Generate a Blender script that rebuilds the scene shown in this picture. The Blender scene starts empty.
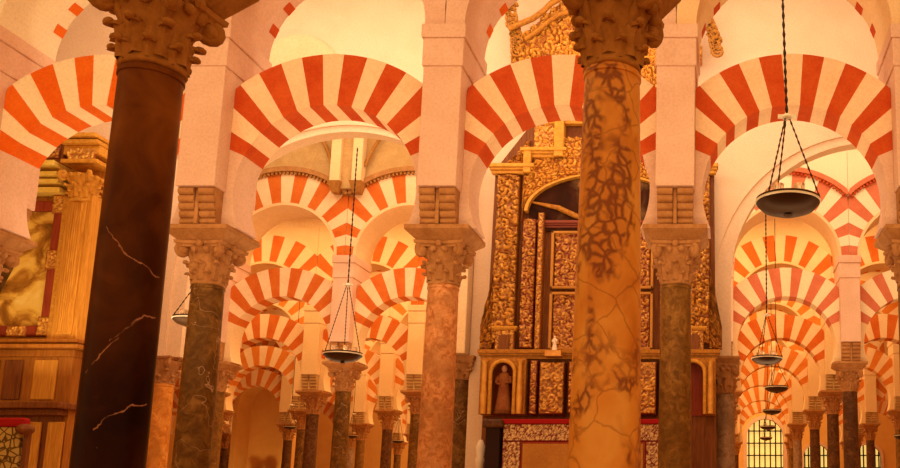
import bpy, bmesh, math, random
from mathutils import Vector, Matrix, noise
S = bpy.context.scene
COL = S.collection
PI = math.pi
EYE = 1.5
TH = math.radians(9.5)
F = 900.0
PX, PY = 720.0, 355.0
sT, cT = math.sin(TH), math.cos(TH)

def at(u, v, Y):
    """point seen at pixel (u, v) of the 900x468 photograph on the plane y = Y"""
    a = (u - PX) / F
    b = (PY - v) / F
    k = Y / (cT - b * sT)
    return Vector((a * k, Y, EYE + k * (sT + b * cT)))
def ax(u, v, Y): return at(u, v, Y).x
def az(v, Y): return at(0, v, Y).z

# ---------------------------------------------------------------- materials
def mat(name, base=(.8, .7, .5), rough=.7, metal=0.0, spec=.14):
    m = bpy.data.materials.new(name); m.use_nodes = True
    b = m.node_tree.nodes['Principled BSDF']
    b.inputs['Base Color'].default_value = (*base, 1)
    b.inputs['Roughness'].default_value = rough
    b.inputs['Metallic'].default_value = metal
    b.inputs['Specular IOR Level'].default_value = spec
    return m
def N(m, t): return m.node_tree.nodes.new(t)
def L(m, a, b): m.node_tree.links.new(a, b)
def coords(m, scale=(1, 1, 1), rnd=False):
    tc = N(m, 'ShaderNodeTexCoord'); mp = N(m, 'ShaderNodeMapping')
    mp.inputs['Scale'].default_value = scale
    L(m, tc.outputs['Object'], mp.inputs['Vector'])
    if rnd:
        oi = N(m, 'ShaderNodeObjectInfo')
        ml = N(m, 'ShaderNodeMath'); ml.operation = 'MULTIPLY'; ml.inputs[1].default_value = 37.0
        cb = N(m, 'ShaderNodeCombineXYZ')
        L(m, oi.outputs['Random'], ml.inputs[0]); L(m, ml.outputs[0], cb.inputs[0]); L(m, ml.outputs[0], cb.inputs[2])
        L(m, cb.outputs[0], mp.inputs['Location'])
    return mp.outputs[0]
def ramp(m, fac, stops):
    r = N(m, 'ShaderNodeValToRGB'); e = r.color_ramp.elements
    while len(e) < len(stops): e.new(.5)
    for q, (p, c) in zip(e, stops):
        q.position = p; q.color = (*c, 1) if len(c) == 3 else c
    L(m, fac, r.inputs[0]); return r.outputs[0]
def nz(m, vec, scale, detail=4, dist=0.0, rough=.55):
    n = N(m, 'ShaderNodeTexNoise'); n.inputs['Scale'].default_value = scale
    n.inputs['Detail'].default_value = detail; n.inputs['Distortion'].default_value = dist
    n.inputs['Roughness'].default_value = rough
    L(m, vec, n.inputs['Vector']); return n.outputs['Fac']
def mixc(m, fac, a, b, mode='MIX'):
    x = N(m, 'ShaderNodeMix'); x.data_type = 'RGBA'; x.blend_type = mode
    for s, i in ((fac, 0), (a, 6), (b, 7)):
        if hasattr(s, 'links'): L(m, s, x.inputs[i])
        elif i == 0: x.inputs[0].default_value = s
        else: x.inputs[i].default_value = (*s, 1)
    return x.outputs[2]
def setc(m, c): L(m, c, m.node_tree.nodes['Principled BSDF'].inputs['Base Color'])
def bump(m, h, st=.3, d=.02):
    b = N(m, 'ShaderNodeBump'); b.inputs['Strength'].default_value = st; b.inputs['Distance'].default_value = d
    L(m, h, b.inputs['Height']); L(m, b.outputs[0], m.node_tree.nodes['Principled BSDF'].inputs['Normal'])
def mottled(name, c1, c2, scale=2.0, rough=.8, bst=.25, c3=None, fine=30):
    m = mat(name, c1, rough); v = coords(m, rnd=True)
    n = nz(m, v, scale, 6, .6)
    st = [(.32, c1), (.68, c2)] if c3 is None else [(.3, c1), (.55, c2), (.72, c3)]
    c = ramp(m, n, st)
    n2 = nz(m, v, fine, 3)
    c = mixc(m, .22, c, ramp(m, n2, [(.3, tuple(x * .55 for x in c1)), (.6, c2)]), 'MIX')
    setc(m, c); bump(m, n2, bst, .01); return m
M = {}
M['plaster'] = mottled('pink_plaster', (.68, .41, .28), (.78, .52, .38), 1.6)
M['vault'] = mottled('pale_vault_plaster', (.86, .79, .66), (.90, .84, .72), 1.1, bst=.1)
M['mwall'] = mottled('warm_cream_plaster', (.80, .55, .34), (.86, .62, .40), 1.3, bst=.15)
M['redf'] = mottled('amber_brick_voussoir', (.66, .18, .02), (.74, .25, .04), 3, .8, .3)
M['white'] = mottled('cream_plaster', (.84, .70, .47), (.88, .76, .54), 1.1, bst=.1)
M['peach'] = mottled('peach_plaster', (.80, .53, .27), (.86, .62, .35), 1.2, bst=.15)
M['stone'] = mottled('carved_stone', (.33, .135, .04), (.50, .24, .085), 5, .85, .5)
M['stonedark'] = mottled('brown_stone', (.32, .13, .026), (.46, .21, .05), 7, .85, .6)
M['tan'] = mottled('tan_stone', (.46, .27, .10), (.60, .39, .17), 3)
M['redv'] = mottled('red_brick_voussoir', (.50, .055, .008), (.60, .10, .016), 3.5, .8, .3)
M['redo'] = mottled('orange_brick_voussoir', (.72, .11, .004), (.78, .16, .01), 3, .8, .3)
M['redm'] = mottled('warm_brick_voussoir', (.58, .11, .012), (.66, .17, .025), 3, .8, .3)
M['giltdark'] = mottled('dark_gilding', (.28, .09, .008), (.52, .22, .025), 16, .45, .4)  # darker, mottled version of the plain gilding
M['giltlit'] = mottled('lit_gilding', (.80, .52, .07), (.90, .66, .14), 9, .4, .4)  # brighter yellow gilding: light on the entablature put into its colour
M['redp'] = mottled('rose_brick_voussoir', (.58, .14, .065), (.66, .20, .10), 3, .8, .3)
M['crv'] = mottled('cream_voussoir', (.84, .56, .33), (.90, .66, .42), 3, .8, .2)
M['crw'] = mottled('pale_voussoir', (.86, .68, .42), (.90, .74, .50), 3, .8, .2)
M['floor'] = mottled('marble_floor', (.45, .28, .14), (.58, .38, .2), 1.2, .3, .05)
M['brass'] = mat('dark_brass', (.055, .022, .005), .45, .3)
M['iron'] = mat('black_iron', (.03, .02, .015), .5, .6)
M['rim'] = mat('bright_rim', (.85, .78, .6), .3, .2)
M['glass'] = mat('lamp_glass', (.95, .9, .75), .08); M['glass'].node_tree.nodes['Principled BSDF'].inputs['Transmission Weight'].default_value = .85

def marble_black():
    m = mat('black_veined_marble', rough=.35, spec=.08); v = coords(m, (1, 1, 1))
    n = nz(m, v, 2.2, 5, .8)
    base = ramp(m, n, [(.35, (.010, .001, .0005)), (.6, (.030, .005, .001)), (.8, (.07, .018, .003))])
    # browner towards the top of the shaft
    tc = N(m, 'ShaderNodeTexCoord'); sp = N(m, 'ShaderNodeSeparateXYZ'); L(m, tc.outputs['Object'], sp.inputs[0])
    mr = N(m, 'ShaderNodeMapRange'); mr.inputs[1].default_value = 2.2; mr.inputs[2].default_value = 3.9
    L(m, sp.outputs[2], mr.inputs[0])
    base = mixc(m, mr.outputs[0], base, ramp(m, n, [(.35, (.10, .024, .002)), (.7, (.24, .075, .006))]))
    def math_(op, a, b=None, c=None):
        q = N(m, 'ShaderNodeMath'); q.operation = op
        for i, t in enumerate((a, b, c)):
            if t is None: continue
            if hasattr(t, 'links'): L(m, t, q.inputs[i])
            else: q.inputs[i].default_value = t
        return q.outputs[0]
    wob = math_('MULTIPLY', math_('SUBTRACT', nz(m, v, 7, 4, .3), .5), .14)
    tot = None
    for (u0, v0, u1, v1, w_) in ((108, 231, 150, 278, .005), (150, 277, 163, 285, .006), (87, 374, 120, 336, .005), (112, 340, 144, 310, .007), (97, 428, 140, 392, .006), (138, 396, 152, 396, .004), (147, 287, 160, 293, .005), (90, 442, 100, 452, .004), (148, 328, 160, 331, .004)):
        xa, xb = ax(u0, v0, 5.32) + 3.70, ax(u1, v1, 5.32) + 3.70; za, zb = az(v0, 5.32), az(v1, 5.32)
        k = (zb - za) / (xb - xa)
        line = math_('ADD', math_('MULTIPLY_ADD', sp.outputs[0], k, za - k * xa), wob)
        d = math_('ABSOLUTE', math_('SUBTRACT', sp.outputs[2], line))
        near = math_('SUBTRACT', 1.0, math_('DIVIDE', d, w_ * math.sqrt(1 + k * k))); near.node.use_clamp = True
        m0 = math_('GREATER_THAN', sp.outputs[0], xa); m1 = math_('LESS_THAN', sp.outputs[0], xb); m2 = math_('LESS_THAN', sp.outputs[1], 0.0)
        f = math_('MULTIPLY', math_('MULTIPLY', near, m0), math_('MULTIPLY', m1, m2))
        tot = f if tot is None else math_('MAXIMUM', tot, f)
    brk = ramp(m, nz(m, v, 9, 2), [(.34, (0, 0, 0)), (.55, (1, 1, 1))])
    f = mixc(m, 1.0, tot, brk, 'MULTIPLY')
    setc(m, mixc(m, f, base, (.50, .24, .16))); return m
def marble_breccia():
    m = mat('ochre_breccia_marble', rough=.4, spec=.3); v = coords(m)
    nv = N(m, 'ShaderNodeTexNoise'); nv.inputs['Scale'].default_value = 5; nv.inputs['Detail'].default_value = 4; L(m, v, nv.inputs['Vector'])
    add = N(m, 'ShaderNodeVectorMath'); add.operation = 'MULTIPLY_ADD'
    L(m, nv.outputs['Color'], add.inputs[0]); add.inputs[1].default_value = (.16, .16, .16); L(m, v, add.inputs[2])
    def cell(sc, w0, w):
        vo = N(m, 'ShaderNodeTexVoronoi'); vo.feature = 'DISTANCE_TO_EDGE'; vo.inputs['Scale'].default_value = sc
        L(m, add.outputs[0], vo.inputs['Vector'])
        return ramp(m, vo.outputs['Distance'], [(w0, (1, 1, 1)), (w, (0, 0, 0))])
    big, small = cell(3.2, .0, .03), cell(12.0, .06, .22)
    n1 = nz(m, coords(m, (1.6, 1.6, .8)), 1.9, 3, .6)
    patch = ramp(m, n1, [(.50, (0, 0, 0)), (.58, (1, 1, 1))])
    sm = mixc(m, 1.0, small, patch, 'MULTIPLY')
    bg = mixc(m, .6, (0, 0, 0), big)
    tot = mixc(m, 1.0, bg, sm, 'LIGHTEN')
    base = ramp(m, nz(m, v, 2.6, 6, .8), [(.3, (.62, .22, .022)), (.5, (.78, .34, .05)), (.7, (.86, .46, .10))])
    base = mixc(m, mixc(m, .25, (0, 0, 0), patch), base, (.40, .11, .015))
    setc(m, mixc(m, mixc(m, .8, (0, 0, 0), tot), base, (.17, .028, .004)))
    return m
def speckled(name, a, b, c, sc=14, vein=None):
    m = mat(name, rough=.45, spec=.15); v = coords(m, rnd=True)
    n = nz(m, v, sc, 5, .8, .7); n2 = nz(m, v, 2.2, 4, .8)
    c0 = ramp(m, n, [(.38, a), (.52, b), (.66, c)])
    c0 = mixc(m, mixc(m, 1.0, ramp(m, n2, [(.4, (0, 0, 0)), (.65, (.7, .7, .7))]), (1, 1, 1), 'MULTIPLY'), c0, tuple(x * .6 for x in b))
    if vein:
        n3 = nz(m, v, 1.6, 3, .5)
        f = ramp(m, n3, [(.496, (0, 0, 0)), (.5, (.7, .7, .7)), (.504, (0, 0, 0))])
        c0 = mixc(m, f, c0, vein)
    setc(m, c0); return m
M['shaft_black'] = marble_black()
M['shaft_breccia'] = marble_breccia()
M['shaft_rose'] = speckled('rose_granite', (.42, .13, .035), (.66, .27, .09), (.76, .38, .16), 11)
M['shaft_olive'] = speckled('olive_marble', (.085, .032, .004), (.17, .072, .010), (.29, .14, .03), 8, (.55, .35, .2))
M['shaft_brown'] = speckled('brown_marble', (.13, .05, .007), (.23, .10, .015), (.33, .16, .035), 10)
M['shaft_orange'] = speckled('orange_marble', (.55, .17, .02), (.70, .27, .04), (.80, .38, .08), 9)
M['shaft_grey'] = speckled('grey_marble', (.22, .12, .06), (.34, .2, .11), (.42, .27, .16), 9)
M['shaft_dark'] = speckled('dark_marble', (.06, .022, .008), (.12, .045, .015), (.2, .09, .03), 9)

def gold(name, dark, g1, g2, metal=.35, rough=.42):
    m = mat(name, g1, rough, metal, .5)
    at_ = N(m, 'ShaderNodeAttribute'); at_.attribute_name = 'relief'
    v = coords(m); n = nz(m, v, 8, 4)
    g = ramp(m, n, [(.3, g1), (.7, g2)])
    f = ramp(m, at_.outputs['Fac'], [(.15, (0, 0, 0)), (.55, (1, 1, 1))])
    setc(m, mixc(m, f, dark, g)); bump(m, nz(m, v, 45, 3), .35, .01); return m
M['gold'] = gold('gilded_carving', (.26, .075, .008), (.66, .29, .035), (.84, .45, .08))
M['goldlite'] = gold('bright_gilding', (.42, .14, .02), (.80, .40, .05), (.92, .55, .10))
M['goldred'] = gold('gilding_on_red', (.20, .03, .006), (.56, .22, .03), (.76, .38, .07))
M['giltplain'] = mottled('plain_gilding', (.50, .20, .02), (.74, .37, .05), 14, .4, .3)
M['lace'] = gold('lace_on_red', (.17, .008, .006), (.80, .52, .20), (.86, .60, .28), 0.0, .7)
def woodm(name, a, b, sc=(14, 14, 1.2)):
    m = mat(name, a, .5, 0, .15); v = coords(m, sc)
    n = nz(m, v, 2.2, 5, .7); setc(m, ramp(m, n, [(.3, a), (.7, b)])); bump(m, n, .15, .01); return m
M['wood'] = woodm('golden_wood', (.50, .20, .022), (.74, .36, .05))
M['woodmid'] = woodm('brown_wood', (.26, .085, .010), (.46, .17, .02))
M['wooddark'] = woodm('dark_wood', (.13, .035, .008), (.26, .085, .018))
M['woodred'] = woodm('red_lacquer_frame', (.22, .03, .012), (.36, .06, .02))
M['redcloth'] = mat('red_cloth', (.36, .010, .010), .85)
M['blackcloth'] = mat('black_cloth', (.03, .012, .008), .8)
M['ochrepanel'] = mottled('ochre_altar_front', (.44, .18, .035), (.56, .25, .05), 2.5)
M['amber'] = mottled('amber_wall', (.74, .38, .10), (.80, .46, .14), 1.5)
M['statue'] = mottled('painted_robe', (.24, .06, .02), (.34, .12, .03), 8)
M['skin'] = mat('painted_skin', (.55, .26, .12), .5)
M['ivory'] = mat('ivory', (.85, .68, .48), .5)

def painting_mat(name, stops, sc=1.6, seed=0.0):
    m = mat(name, rough=.7, spec=.05); tc = N(m, 'ShaderNodeTexCoord'); mp = N(m, 'ShaderNodeMapping')
    mp.inputs['Location'].default_value = (seed, seed, seed)
    L(m, tc.outputs['Object'], mp.inputs['Vector'])
    n = nz(m, mp.outputs[0], sc, 6, 1.2); setc(m, ramp(m, n, stops)); return m
M['paint_dark'] = painting_mat('dark_oil_painting', [(.3, (.012, .004, .002)), (.5, (.05, .014, .006)), (.6, (.10, .05, .02)), (.7, (.30, .13, .04))], 1.5, 3)
M['paint_sky'] = painting_mat('cloudy_oil_painting', [(.3, (.10, .04, .006)), (.45, (.42, .19, .025)), (.56, (.80, .52, .09)), (.75, (.92, .75, .25))], 2.0, 7)
M['paint_fig'] = painting_mat('painted_dark_drapery', [(.3, (.05, .03, .008)), (.55, (.13, .06, .015)), (.75, (.40, .18, .04))], 3, 1)
def cloth_pattern():
    m = mat('patterned_upholstery', rough=.8); v = coords(m)
    w = N(m, 'ShaderNodeTexVoronoi'); w.feature = 'DISTANCE_TO_EDGE'; w.inputs['Scale'].default_value = 11; L(m, v, w.inputs['Vector'])
    setc(m, ramp(m, w.outputs['Distance'], [(.05, (.12, .06, .01)), (.12, (.55, .36, .10))])); return m
M['upholstery'] = cloth_pattern()
def day_mat():
    m = mat('daylit_glass', (.9, .7, .3)); b = m.node_tree.nodes['Principled BSDF']
    b.inputs['Emission Color'].default_value = (1, .66, .16, 1); b.inputs['Emission Strength'].default_value = .85
    return m
M['day'] = day_mat()

# ---------------------------------------------------------------- mesh helpers
class MB:
    def __init__(s): s.v = []; s.f = []; s.m = []; s.r = None
    def poly(s, pts, mi=0):
        b = len(s.v); s.v += [tuple(p) for p in pts]; s.f.append(tuple(range(b, b + len(pts)))); s.m.append(mi)
    def box(s, x0, x1, y0, y1, z0, z1, mi=0, top=None):
        b = len(s.v); t = top or (x0, x1, y0, y1)
        s.v += [(x0, y0, z0), (x1, y0, z0), (x1, y1, z0), (x0, y1, z0), (t[0], t[2], z1), (t[1], t[2], z1), (t[1], t[3], z1), (t[0], t[3], z1)]
        for q in ((0, 3, 2, 1), (4, 5, 6, 7), (0, 1, 5, 4), (1, 2, 6, 5), (2, 3, 7, 6), (3, 0, 4, 7)):
            s.f.append(tuple(b + i for i in q)); s.m.append(mi)
    def prism(s, pts, y0, y1, mi=0):
        """pts: (x, z) outline anticlockwise seen from -y"""
        b = len(s.v); n = len(pts)
        s.v += [(p[0], y0, p[1]) for p in pts] + [(p[0], y1, p[1]) for p in pts]
        s.f.append(tuple(b + i for i in range(n))); s.m.append(mi)
        s.f.append(tuple(b + n + i for i in reversed(range(n)))); s.m.append(mi)
        for i in range(n):
            j = (i + 1) % n; s.f.append((b + i, b + n + i, b + n + j, b + j)); s.m.append(mi)
    def lathe(s, prof, seg=32, c=(0, 0, 0), mi=0, caps=True, squash=1.0):
        b = len(s.v)
        for r, z in prof:
            for k in range(seg):
                a = 2 * PI * k / seg; s.v.append((c[0] + r * math.cos(a), c[1] + r * math.sin(a) * squash, c[2] + z))
        for i in range(len(prof) - 1):
            for k in range(seg):
                j = (k + 1) % seg
                s.f.append((b + i * seg + k, b + i * seg + j, b + (i + 1) * seg + j, b + (i + 1) * seg + k)); s.m.append(mi)
        if caps:
            s.f.append(tuple(b + k for k in reversed(range(seg)))); s.m.append(mi)
            q = b + (len(prof) - 1) * seg
            s.f.append(tuple(q + k for k in range(seg))); s.m.append(mi)
    def tube(s, pts, r, seg=8, mi=0):
        pts = [Vector(p) for p in pts]; b = len(s.v); n = len(pts)
        rr = r if isinstance(r, (list, tuple)) else [r] * n
        for i, p in enumerate(pts):
            d = (pts[min(i + 1, n - 1)] - pts[max(i - 1, 0)]).normalized()
            u = d.orthogonal().normalized() if abs(d.y) > .9 else d.cross(Vector((0, 1, 0))).normalized()
            w = d.cross(u)
            for k in range(seg):
                a = 2 * PI * k / seg; s.v.append(tuple(p + (u * math.cos(a) + w * math.sin(a)) * rr[i]))
        for i in range(n - 1):
            for k in range(seg):
                j = (k + 1) % seg
                s.f.append((b + i * seg + k, b + i * seg + j, b + (i + 1) * seg + j, b + (i + 1) * seg + k)); s.m.append(mi)
        s.f.append(tuple(b + k for k in reversed(range(seg)))); s.m.append(mi)
        s.f.append(tuple(b + (n - 1) * seg + k for k in range(seg))); s.m.append(mi)
    def ball(s, c, rx, ry=None, rz=None, seg=12, mi=0):
        ry = ry or rx; rz = rz or rx; b = len(s.v); h = seg // 2
        for i in range(h + 1):
            t = PI * i / h
            for k in range(seg):
                a = 2 * PI * k / seg
                s.v.append((c[0] + rx * math.sin(t) * math.cos(a), c[1] + ry * math.sin(t) * math.sin(a), c[2] - rz * math.cos(t)))
        for i in range(h):
            for k in range(seg):
                j = (k + 1) % seg
                s.f.append((b + i * seg + k, b + i * seg + j, b + (i + 1) * seg + j, b + (i + 1) * seg + k)); s.m.append(mi)
    def build(s, name, mats, parent=None, loc=None, smooth=None, relief=None):
        me = bpy.data.meshes.new(name); me.from_pydata(s.v, [], s.f)
        if not isinstance(mats, (list, tuple)): mats = [mats]
        for m in mats: me.materials.append(m if not isinstance(m, str) else M[m])
        me.polygons.foreach_set('material_index', s.m)
        if relief is not None:
            a = me.attributes.new('relief', 'FLOAT', 'POINT'); a.data.foreach_set('value', relief)
        bm = bmesh.new(); bm.from_mesh(me); bmesh.ops.recalc_face_normals(bm, faces=bm.faces); bm.to_mesh(me); bm.free()
        if smooth:
            me.polygons.foreach_set('use_smooth', [True] * len(me.polygons))
            try: me.set_sharp_from_angle(angle=math.radians(smooth))
            except Exception: pass
        me.update()
        o = bpy.data.objects.new(name, me); COL.objects.link(o)
        if parent: o.parent = parent
        if loc: o.location = loc
        return o
def bev(o, w=.01, seg=2):
    b = o.modifiers.new('bevel', 'BEVEL'); b.width = w; b.segments = seg; b.limit_method = 'ANGLE'; b.angle_limit = math.radians(35); return o
def tag(o, label=None, cat=None, group=None, kind=None):
    if label: o['label'] = label
    if cat: o['category'] = cat
    if group: o['group'] = group
    if kind: o['kind'] = kind
    return o
def thing(name, loc, label, cat, group=None):
    o = bpy.data.objects.new(name, None); COL.objects.link(o); o.location = loc; o.empty_display_size = .2
    return tag(o, label, cat, group)
def dup(root, loc, label=None, group=None, rz=None):
    r = root.copy(); COL.objects.link(r); r.location = loc
    if rz is not None: r.rotation_euler.z = rz
    if label: r['label'] = label
    if group: r['group'] = group
    for ch in list(root.children):
        c = ch.copy(); COL.objects.link(c); c.parent = r
        for g in ch.children:
            d = g.copy(); COL.objects.link(d); d.parent = c
    return r

# ---------------------------------------------------------------- column
def shaft_prof(rb, rt, z0, z1, n=22):
    out = []
    for i in range(n + 1):
        t = i / n; r = rb + (rt - rb) * (t ** 1.5)
        out.append((r, z0 + (z1 - z0) * t))
    out = [(rb * 1.09, z0 - .002), (rb * 1.09, z0 + .04), (rb * 1.02, z0 + .07)] + out[2:-1]
    out += [(rt, z1 - .05), (rt * 1.05, z1 - .045), (rt * 1.05, z1 - .018), (rt, z1 - .012), (rt, z1)]
    return out
def capital_mb(r0, H, hw, fine=True, seed=1):
    """Corinthian-like capital, base at z=0: bell, two tiers of curled leaves, four volutes; abacus made apart"""
    mb = MB(); rnd = random.Random(seed); seg = 40 if fine else 16
    mb.lathe([(r0 * 1.0, 0), (r0 * 1.05, .01 * H), (r0 * 1.07, .04 * H), (r0 * 1.03, .07 * H), (r0 * 1.02, .12 * H), (r0 * 1.06, .45 * H),
              (r0 * 1.20, .7 * H), (r0 * 1.46, .86 * H)], seg, caps=True)
    def leaf(ang, z0, h, rb, out, w):
        nu, nv = (6, 9) if fine else (2, 4)
        b = len(mb.v); ca, sa = math.cos(ang), math.sin(ang)
        jit = rnd.uniform(.85, 1.12)
        for side in (0, 1):
            for i in range(nv + 1):
                t = i / nv
                if t < .72:
                    q = t / .72; z = z0 + h * .92 * q; rr = rb + out * .35 * q * q
                else:
                    q = (t - .72) / .28; a = q * PI * .95
                    cr = out * .34 * jit
                    z = z0 + h * .92 + cr * math.sin(a) * .9 - (cr * .5 * q if q > .5 else 0); rr = rb + out * .35 + cr * (1 - math.cos(a))
                ww = w * (1 - .15 * t - (.28 * max(0, t - .6) / .4))
                for k in range(nu + 1):
                    s = (k / nu - .5) * 2
                    lob = 1 + (.14 * math.sin(t * PI * 7) if abs(s) > .8 else 0)
                    off = rr - abs(s) ** 2 * w * .35 - (.0 if side == 0 else w * .28) + (w * .06 * (1 - abs(s)) if abs(s) < .3 else 0)
                    x, y = off, s * ww * .5 * lob
                    mb.v.append((x * ca - y * sa, x * sa + y * ca, z))
        st = (nv + 1) * (nu + 1)
        kn = rb + out * .98
        for i in range(nv):
            for k in range(nu):
                a0 = b + i * (nu + 1) + k
                mb.f.append((a0, a0 + 1, a0 + nu + 2, a0 + nu + 1)); mb.m.append(0)
                mb.f.append((st + a0, st + a0 + nu + 1, st + a0 + nu + 2, st + a0 + 1)); mb.m.append(0)
            for k in (0, nu):
                a0 = b + i * (nu + 1) + k
                mb.f.append((a0, a0 + nu + 1, st + a0 + nu + 1, st + a0)); mb.m.append(0)
        for k in range(nu):
            a0 = b + nv * (nu + 1) + k; mb.f.append((a0, a0 + 1, st + a0 + 1, st + a0)); mb.m.append(0)
    n = 8
    def knob(ang, z, rr, q):
        mb.ball((rr * math.cos(ang), rr * math.sin(ang), z), q, q * 1.2, q * .8, 10 if fine else 6)
    for k in range(n):
        knob(2 * PI * (k + .5) / n, .27 * H, r0 * 1.31, r0 * .15); knob(2 * PI * k / n, .50 * H, r0 * 1.46, r0 * .18)
    for k in range(n): leaf(2 * PI * (k + .5) / n, .05 * H, .22 * H, r0 * 1.06, r0 * .36, 2 * PI * r0 / n * .86)
    for k in range(n): leaf(2 * PI * k / n, .10 * H, .41 * H, r0 * 1.13, r0 * .46, 2 * PI * r0 / n * .84)
    # volutes: fat scrolls under the abacus corners
    for k in range(4):
        a = PI / 4 + k * PI / 2; R = hw * 1.16; zc = .77 * H; rv = .145 * H
        pts = []; rad = []
        for i in range(26 if fine else 12):
            t = i / (25 if fine else 11)
            if t < .4:
                q = t / .4; rr = r0 * 1.0 + (R - r0 * 1.0) * q; z = .50 * H + (zc + rv - .50 * H) * (q ** .7); rad.append(.055 * H + .02 * H * q)
            else:
                q = (t - .4) / .6; aa = PI / 2 - q * 2 * PI * 1.15; r_ = rv * (1 - .75 * q); rr = R + r_ * math.cos(aa); z = zc + r_ * math.sin(aa); rad.append(.075 * H * (1 - .25 * q))
            pts.append((rr * math.cos(a), rr * math.sin(a), z))
        mb.tube(pts, rad, 8)
        mb.ball((R * math.cos(a), R * math.sin(a), zc), .12 * H, seg=10 if fine else 6)
        # small helix pair and flower on each face
        a2 = k * PI / 2
        for sgn in (-1, 1):
            x, y = hw * .93, sgn * .26 * hw
            mb.ball((x * math.cos(a2) - y * math.sin(a2), x * math.sin(a2) + y * math.cos(a2), .80 * H), .085 * H, seg=8)
    return mb
def abacus_mb(H, hw, dark=True):
    mb = MB(); n = 10
    def ring(w, z):
        pts = []
        for s in range(4):
            a = s * PI / 2
            for i in range(n):
                t = -1 + 2 * i / n
                x, y = w * (1 - .13 * (1 - t * t)), t * w
                x2, y2 = (x, y)
                pts.append((x2 * math.cos(a) - y2 * math.sin(a), x2 * math.sin(a) + y2 * math.cos(a), z))
        return pts
    rs = [ring(hw * 1.0, .86 * H), ring(hw * 1.02, .90 * H), ring(hw * 1.12, .93 * H), ring(hw * 1.14, 1.0 * H)]
    b = len(mb.v); m = 4 * n
    for r in rs: mb.v += r
    for i in range(3):
        for k in range(m):
            j = (k + 1) % m; mb.f.append((b + i * m + k, b + i * m + j, b + (i + 1) * m + j, b + (i + 1) * m + k)); mb.m.append(0)
    mb.f.append(tuple(b + k for k in reversed(range(m)))); mb.m.append(0)
    mb.f.append(tuple(b + 3 * m + k for k in range(m))); mb.m.append(0)
    for s in range(4):
        a = s * PI / 2; x = hw * 1.0
        mb.ball((x * math.cos(a), x * math.sin(a), .93 * H), .09 * H, seg=8)
    return mb
def roughen(o, amp, sc, seed=0):
    me = o.data
    for v in me.vertices:
        p = v.co * sc + Vector((seed * 3.1, 0, 0)); v.co += Vector(noise.noise_vector(p)) * amp
def impost_mb(hb, ht, yt, z0, z1, z2):
    mb = MB()
    mb.box(-hb, hb, -hb, hb, z0, z1, top=(-ht, ht, -yt, yt))
    mb.box(-ht, ht, -yt, yt, z1, z2)
    return mb
NECK, CAPTOP, SPR = EYE + 2.77, EYE + 3.31, EYE + 3.48
def make_column(loc, label, rb, rt, sm, neck=NECK, captop=CAPTOP, spr=SPR, hw=.27, ht=.405, yt=.42, cm='stone', fine=True, group=None, seed=1, im='stone'):
    t = thing('marble_column', loc, label, 'column', group)
    b = MB(); b.box(-rb * 1.5, rb * 1.5, -rb * 1.5, rb * 1.5, 0, .12)
    b.lathe([(rb * 1.42, .12), (rb * 1.5, .16), (rb * 1.48, .2), (rb * 1.25, .24), (rb * 1.2, .27), (rb * 1.3, .3), (rb * 1.3, .33), (rb * 1.1, .36)], 32 if fine else 16)
    b.build('base', cm, t, smooth=40)
    s = MB(); s.lathe(shaft_prof(rb, rt, .36, neck), 56 if fine else 20); s.build('shaft', sm, t, smooth=40)
    H = captop - neck
    c = capital_mb(rt, H, hw, fine, seed).build('capital', cm, t, loc=(0, 0, neck), smooth=50)
    if fine: roughen(c, .016, 8, seed)
    abacus_mb(H, hw).build('abacus', cm, c, smooth=40)
    if spr: bev(impost_mb(hw * 1.04, ht, yt, captop, captop + (spr - captop) * .62, spr).build('impost_block', im, t), .012)
    return t

# ---------------------------------------------------------------- arches
def polar_wall(mb, segs, rin, rout_fn, zc, y0, y1, sub=3):
    """segs: list of (a0, a1, material, dy); angles from the vertical, clockwise; closed wedges"""
    for a0, a1, mi, dy in segs:
        inn = []; out = []
        for i in range(sub + 1):
            a = a0 + (a1 - a0) * i / sub; s, c = math.sin(a), math.cos(a)
            ri = rin(a) if callable(rin) else rin
            ro = rout_fn(a)
            inn.append((ri * s, zc + ri * c)); out.append((ro * s, zc + ro * c))
        mb.prism(inn + out[::-1], y0 - dy, y1 + dy, mi)
ANG = math.radians(66)
def lower_arch(sp, cols, seed, name='horseshoe_arch', mats=None, plast='plaster'):
    k = sp / 3.0; h = sp / 2 - .004; r, R = 1.165 * k, 1.87 * k; zc = EYE + 5.14 - r; zs = SPR
    rnd = random.Random(seed)
    segs = []; e = -ANG; N_ = 15
    for i in range(N_):
        w = 2 * ANG / N_ ; w2 = w * rnd.uniform(-.07, .07) if i < N_ - 1 else 0
        a1 = (-ANG + (i + 1) * w) + w2
        segs.append((e, a1, 0 if i % 2 == 0 else 1, .0 if i % 2 == 0 else rnd.uniform(.002, .006))); e = a1
    t = thing(name, (0, 0, 0), 'x', 'arch')
    mb = MB(); hp = sp / 2 - .247
    polar_wall(mb, segs, r, lambda a: min(R, hp / max(abs(math.sin(a)), 1e-6)), zc, -.24, .24, 4)
    mb.build('voussoir_ring', cols, t)
    end = math.acos((zs - zc) / r)
    def ro(a):
        v = hp / max(abs(math.sin(a)), 1e-6)
        if zc + v * math.cos(a) < EYE + 3.95: v = h / max(abs(math.sin(a)), 1e-6)
        if math.cos(a) < 0: v = min(v, (zs - zc) / math.cos(a))
        return min(v, 3)
    for sg in (-1, 1):
        mb = MB(); n = 6
        ss = []
        for i in range(n):
            a0 = ANG + (end - ANG) * i / n; a1 = ANG + (end - ANG) * (i + 1) / n
            ss.append((sg * a0, sg * a1, 0, 0))
        polar_wall(mb, ss, r, lambda a: ro(a), zc, -.24, .24, 2)
        bmx = mb.build('springer', plast, t)
    return t
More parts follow.
